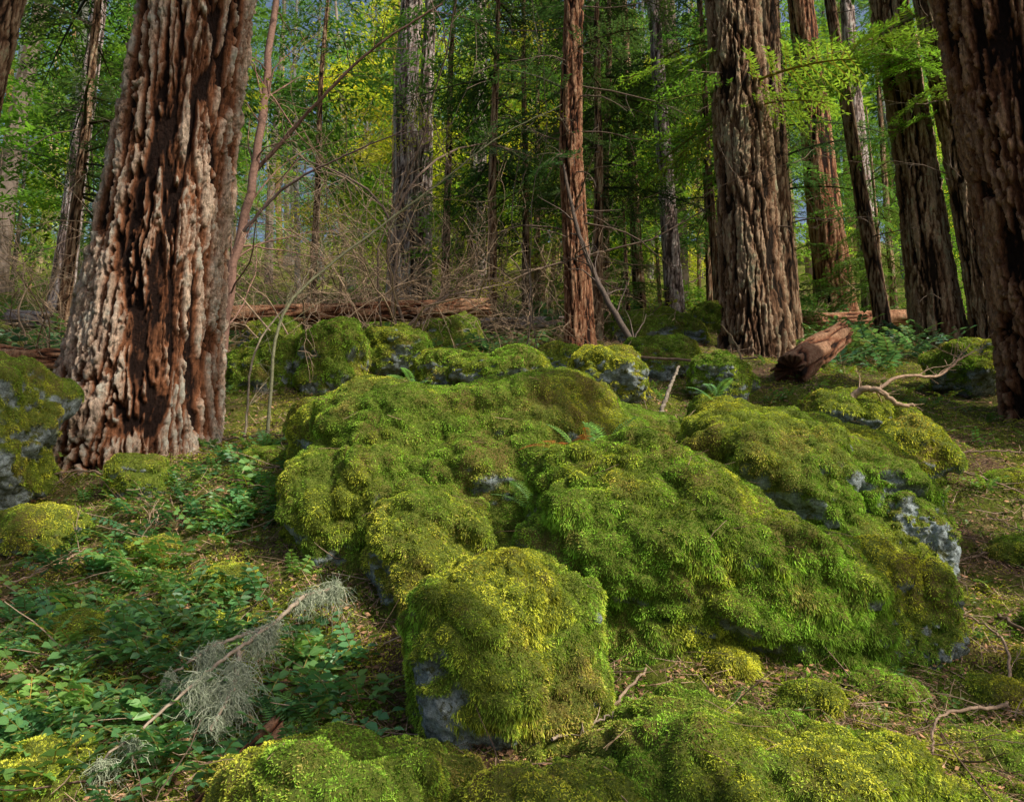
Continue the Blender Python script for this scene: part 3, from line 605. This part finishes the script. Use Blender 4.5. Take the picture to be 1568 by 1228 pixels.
# ------------------------------------------------------------ forest litter
def gpos(n,y0,y1,pw=1.,xf=.74):
    y=y0+(y1-y0)*rng.random(n)**pw; x=rng.uniform(-1,1,n)*(xf*y+.5); return x,y
def gnormal(x,y):
    e=.04; zx=(H(x+e,y)-H(x-e,y))/(2*e); zy=(H(x,y+e)-H(x,y-e))/(2*e); return nrm(np.stack([-zx,-zy,np.ones_like(zx)],1))
b=Batch()
n=60000; x,y=gpos(n,1.9,13,1.6); z=H(x,y)+.015; nn=gnormal(x,y); D=rng.normal(0,1,(n,3)); D=nrm(D-nn*(D*nn).sum(1)[:,None]*.8)
L=rng.uniform(.02,.10,n)*(1+y*.06); S=nrm(np.cross(D,nn)); W=rng.uniform(.0012,.003,n)*(1+y*.1)
V,F,t=ribbons(np.stack([x,y,z+rng.random(n)*.025],1),D,S,L,W,1,0,.6)
c=lerp(np.array([.09,.05,.03]),np.array([.50,.35,.23]),rng.random((n,1))**2); b.add(V,F,np.repeat(c,4,0))
n=60000; x,y=gpos(n,1.9,12,1.6); nn=gnormal(x,y); D=nrm(rng.normal(0,1,(n,3))*[1,1,.4]); D=nrm(D-nn*(D*nn).sum(1)[:,None]*.8); S=nrm(np.cross(D,nn)+rng.normal(0,.35,(n,3)))
L=rng.uniform(.008,.028,n)*(1+y*.06); V,F=leaves(np.stack([x,y,H(x,y)+.012+rng.random(n)*.025],1),D,S,L,L*.6)
c=lerp(np.array([.07,.04,.022]),np.array([.50,.28,.15]),rng.random((n,1))**1.7); b.add(V,F,np.repeat(c,4,0))
n=2600; x,y=gpos(n,2,11,1.5); D=nrm(rng.normal(0,1,(n,3))*[1,1,.25]+[0,0,.05]); L=rng.uniform(.08,.4,n)
Wk=walk(np.stack([x,y,H(x,y)+.02],1),D,L,6,.1,.0); Wk[:,:,2]=np.maximum(Wk[:,:,2],H(Wk[:,:,0].ravel(),Wk[:,:,1].ravel()).reshape(n,6)+.01)
V,F=tubes(Wk,np.linspace(1,.4,6)[None]*rng.uniform(.0015,.0045,n)[:,None],4); c=lerp(np.array([.09,.055,.04]),np.array([.42,.31,.22]),rng.random((n,1))**2); b.add(V,F,np.repeat(c,24,0))
b.obj('forest_litter',M_wood,None,False)
n=620000; x,y=gpos(n,1.9,10,1.6); P=np.stack([x,y,H(x,y)+.012],1); m=fbm(np.stack([x,y,0*x],1)*1.5,5,90)+.25*(x<-.8)*(y<6)+ .5*((x>.0)&(y<3.5))+.15*(x>2)+.3*((y<3.)); ok=m+rng.normal(0,.12,n)>-.14; P=P[ok]
P[:,2]+=.03*np.clip(fbm(P*9,2,97),0,1)
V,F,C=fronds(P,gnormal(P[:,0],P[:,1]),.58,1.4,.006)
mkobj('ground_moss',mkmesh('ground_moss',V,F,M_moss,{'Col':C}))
# ------------------------------------------------------------ oregon grape
def comp_leaf(nl,seed,Lr=1.,lw=.13,ll=.26):
    r=np.random.default_rng(seed); P=[];D=[];S=[];L=[];W=[]
    for i in range(nl):
        x=.22+.72*i/nl; z=.35*x-.30*x*x
        for sd in (-1,1):
            a=sd*math.radians(r.uniform(55,75)); P.append([x,0,z]);D.append([math.cos(a),math.sin(a),-.12+r.normal(0,.12)]);S.append([-math.sin(a),math.cos(a),r.normal(0,.2)]);L.append(ll*r.uniform(.85,1.15)*(1-.35*x));W.append(lw*r.uniform(.9,1.15))
    P.append([.95,0,.06]);D.append([1,0,-.25]);S.append([0,1,0]);L.append(ll*.8);W.append(lw)
    P,D,S,L,W=map(lambda q:np.array(q,float),(P,D,S,L,W)); D=nrm(D);S=nrm(S)
    n=len(P); up=np.cross(D,S); pts=[(0,0),(.25,.42),(.6,.5),(1,0),(.6,-.5),(.25,-.42)]
    V=np.stack([P+D*(L*a)[:,None]+S*(W*b_)[:,None]+up*(abs(b_)*W*.35)[:,None]-np.array([0,0,1])*(L*a*a*.15)[:,None] for a,b_ in pts],1).reshape(-1,3)
    i=np.arange(n)[:,None]*6; F=np.concatenate([i+np.array([[0,1,2,3]]),i+np.array([[0,3,4,5]])])
    C=np.repeat(r.uniform(.8,1.2,(n,1))*np.ones((1,3)),6,0)
    xs=np.linspace(0,1,6); V3,F3=tubes(np.stack([xs,0*xs,.35*xs-.3*xs**2],1)[None],np.full((1,6),.010),3)
    F=np.concatenate([F,F3+len(V)]); V=np.concatenate([V,V3]); C=np.concatenate([C,np.tile([[2.2,.9,.8]],(len(V3),1))])
    return V,F,C
CL=[comp_leaf(4,1),comp_leaf(5,2),comp_leaf(3,3,1,.17,.32)]
def plants(name,xy,nleaf,size,col,mat=M_broad,tm=CL,pitch=(.1,.8),z=None):
    b=Batch(); n=len(xy); i=np.repeat(np.arange(n),nleaf); m=len(i)
    T=np.stack([xy[i,0],xy[i,1],(H(xy[:,0],xy[:,1])[i] if z is None else z[i])+.01],1)+rng.normal(0,.012,(m,3))
    pc=rng.uniform(.7,1.3,(n,1)); hue=rng.random((n,1))
    base=lerp(np.array(col[0]),np.array(col[1]),hue**2)*pc
    k=rng.integers(0,len(tm),m); az=rng.uniform(0,6.28,m); R=rotm(az,rng.uniform(pitch[0],pitch[1],m),rng.normal(0,.25,m)); s=size*rng.uniform(.6,1.2,m)
    for j in range(len(tm)):
        q=k==j
        V,F,C=place(*tm[j],T[q],R[q],s[q],base[i][q]); b.add(V,F,C)
    return b.obj(name,mat,None,False)
def cl_xy(cx,cy,sx,sy,n):
    return np.stack([rng.normal(cx,sx,n),rng.normal(cy,sy,n)],1)
OG=((.08,.22,.09),(.22,.40,.08))
xy=np.concatenate([cl_xy(-1.75,5.0,.33,.4,60),cl_xy(-1.7,3.6,.45,.3,54),cl_xy(-1.1,3.25,.3,.3,34),cl_xy(-2.2,4.2,.4,.35,30),cl_xy(-.75,3.05,.15,.15,10),cl_xy(-1.75,2.95,.25,.2,24),cl_xy(-1.2,2.75,.25,.15,10)])
plants('oregon_grape_shrub',xy,5,.21,OG)
x,y=gpos(520,9,18,1.); q=(fbm(np.stack([x,y,0*x],1)*.4,2,95)>-.2)
plants('oregon_grape_shrub',np.stack([x[q],y[q]],1),5,.42,((.08,.20,.11),(.22,.36,.10)))
x,y=gpos(300,5,9,1.)
plants('forest_herb',np.stack([x,y],1),4,.15,((.10,.23,.06),(.28,.4,.06)))
x,y=gpos(480,2.2,5.5,1.)
plants('forest_herb',np.stack([x,y],1),4,.075,((.11,.24,.06),(.3,.4,.06)))
def fern_t(seed,n=20):
    r=np.random.default_rng(seed); P=[];D=[];S=[];L=[]
    for i in range(n):
        x=.12+.86*i/n; z=.55*x-.6*x*x
        for sd in (-1,1):
            a=sd*math.radians(68); P.append([x,0,z]);D.append([math.cos(a),math.sin(a),-.15]);S.append([-math.sin(a),math.cos(a),.1]);L.append(.20*math.sin(math.pi*min(1,(x*.85+.12)))*r.uniform(.85,1.1)+.02)
    P,D,S,L=map(lambda q:np.array(q,float),(P,D,S,L)); V,F=leaves(P,nrm(D),nrm(S),L,np.full(len(P),.026),.1)
    C=np.ones((len(V),3)); xs=np.linspace(0,1,8); V3,F3=tubes(np.stack([xs,0*xs,.55*xs-.6*xs**2],1)[None],np.full((1,8),.005),3)
    return np.concatenate([V,V3]),np.concatenate([F,F3+len(V)]),np.concatenate([C,np.tile([[.8,.6,.6]],(len(V3),1))])
FT=[fern_t(1),fern_t(2,17)]
bpy.context.view_layer.update(); dg=bpy.context.evaluated_depsgraph_get()
def top(x,y):
    h=scene.ray_cast(dg,Vector((x,y,3.6 if y<7 else 5)),Vector((0,0,-1)))
    return h[1].z if h[0] else float(H(x,y)[0])
fx=np.array([(.34,4.18),(.12,4.14),(.50,4.2),(-.62,4.9),(1.25,4.8)]); fz=np.array([top(a,b_)+.01 for a,b_ in fx])
plants('licorice_fern',fx[:3],4,.29,((.26,.55,.22),(.34,.62,.22)),M_broad,FT,(.3,.9),fz[:3])
plants('licorice_fern',fx[3:],4,.19,((.2,.45,.16),(.26,.5,.16)),M_broad,FT,(.3,.9),fz[3:])
plants('dead_fern',np.array([(.22,3.92),(.36,3.90)]),6,.17,((.42,.13,.045),(.5,.22,.06)),M_broad,FT,(-.1,.5),np.array([top(.22,3.92),top(.36,3.90)])+.03)
plants('sword_fern',np.array([(-.78,2.9),(-.72,3.0)]),4,.2,((.12,.30,.08),(.18,.36,.09)),M_broad,FT,(.2,.8))
b=Batch(); P=[];
for i in range(420):
    x=rng.uniform(-1.2,2.3); y=rng.uniform(2.4,5.6); P.append((x,y,top(x,y)+.004))
P=np.array(P); D=nrm(rng.normal(0,1,(420,3))*[1,1,.3]); V,F=tubes(walk(P,D,rng.uniform(.03,.14,420),5,.12,-.03),np.full((420,5),.0016),3); b.add(V,F,np.repeat(lerp(np.array([.12,.07,.04]),np.array([.38,.28,.17]),rng.random((420,1))),15,0))
b.obj('twigs_on_boulders',M_wood,None,False)
# ------------------------------------------------------------ lichen covered branch
root=empty('lichen_covered_branch'); b=Batch()
Q=cr([(-.90,3.50,1.20),(-.98,3.3,1.10),(-1.06,3.05,1.02),(-1.17,2.85,.90),(-1.3,2.65,.76)],32,.004)
Q2=cr([(-.90,3.5,1.20),(-.82,3.55,1.22),(-.78,3.6,1.25)],32,.002); Q3=cr([(-.98,3.3,1.10),(-1.15,3.2,1.04),(-1.3,3.1,.94)],32,.003); Q4=cr([(-1.04,3.12,1.04),(-1.0,2.95,.93),(-1.02,2.8,.82)],32,.003)
QQ=np.stack([Q,Q2,Q3,Q4]); V,F=tubes(QQ,np.linspace(.010,.004,32)[None]*np.ones((4,1)),6); b.add(V,F,np.array([.30,.24,.18])); b.obj('branch',M_wood,root)
b=Batch(); ncl=30; kc=rng.choice(4,ncl,p=[.5,.12,.15,.23]); tc=rng.integers(0,32,ncl); n=3400; ci=rng.integers(0,ncl,n)
P=QQ[kc[ci],tc[ci]]+rng.normal(0,.009,(n,3))*[1,1,.7]
W=walk(P,nrm(rng.normal(0,.7,(n,3))+[0,0,-.7]),rng.uniform(.04,.20,n)*(rng.random(ncl)**1.5*1.2+.3)[ci],11,.62,-.40); 
W[:,:,2]=np.maximum(W[:,:,2],H(W[:,:,0].ravel(),W[:,:,1].ravel()).reshape(n,11)+.01+rng.random((n,1))*.03)
V,F=tubes(W,np.linspace(1,.5,11)[None]*rng.uniform(.0006,.0016,n)[:,None],3)
b.add(V,F,np.repeat(lerp(np.array([.20,.25,.15]),np.array([.50,.54,.40]),rng.random((n,1))),33,0)); b.obj('lichen_strands',M_wood,root,False)
print('all',time.time()-T0)
# ------------------------------------------------------------ light, world, camera
w=bpy.data.worlds.new('World'); scene.world=w; w.use_nodes=True; nt=w.node_tree; bg=nt.nodes['Background']
sky=nt.nodes.new('ShaderNodeTexSky'); sky.sky_type='NISHITA'; sky.sun_disc=False
sky.sun_elevation=math.asin(SUN[2]); sky.sun_rotation=math.atan2(SUN[0],SUN[1]); sky.air_density=1; sky.dust_density=5; sky.ozone_density=1
nt.links.new(sky.outputs[0],bg.inputs[0]); bg.inputs[1].default_value=SKY
sl=bpy.data.lights.new('sun','SUN'); sl.energy=SUN_E; sl.angle=math.radians(.5); sl.color=(1,.91,.77)
so=bpy.data.objects.new('sun',sl); scene.collection.objects.link(so); so.rotation_euler=Vector(SUN).to_track_quat('Z','Y').to_euler()
cd=bpy.data.cameras.new('camera'); cd.lens=27.7; cd.sensor_width=36; cd.clip_end=600; cd.clip_start=.05
co=bpy.data.objects.new('camera',cd); scene.collection.objects.link(co); co.location=(0,0,1.5); co.rotation_euler=(math.radians(99),0,0); scene.camera=co
scene.view_settings.view_transform='Standard'; scene.view_settings.look='None'; scene.view_settings.exposure=0
print('tris',sum(len(m.polygons) for m in bpy.data.meshes))
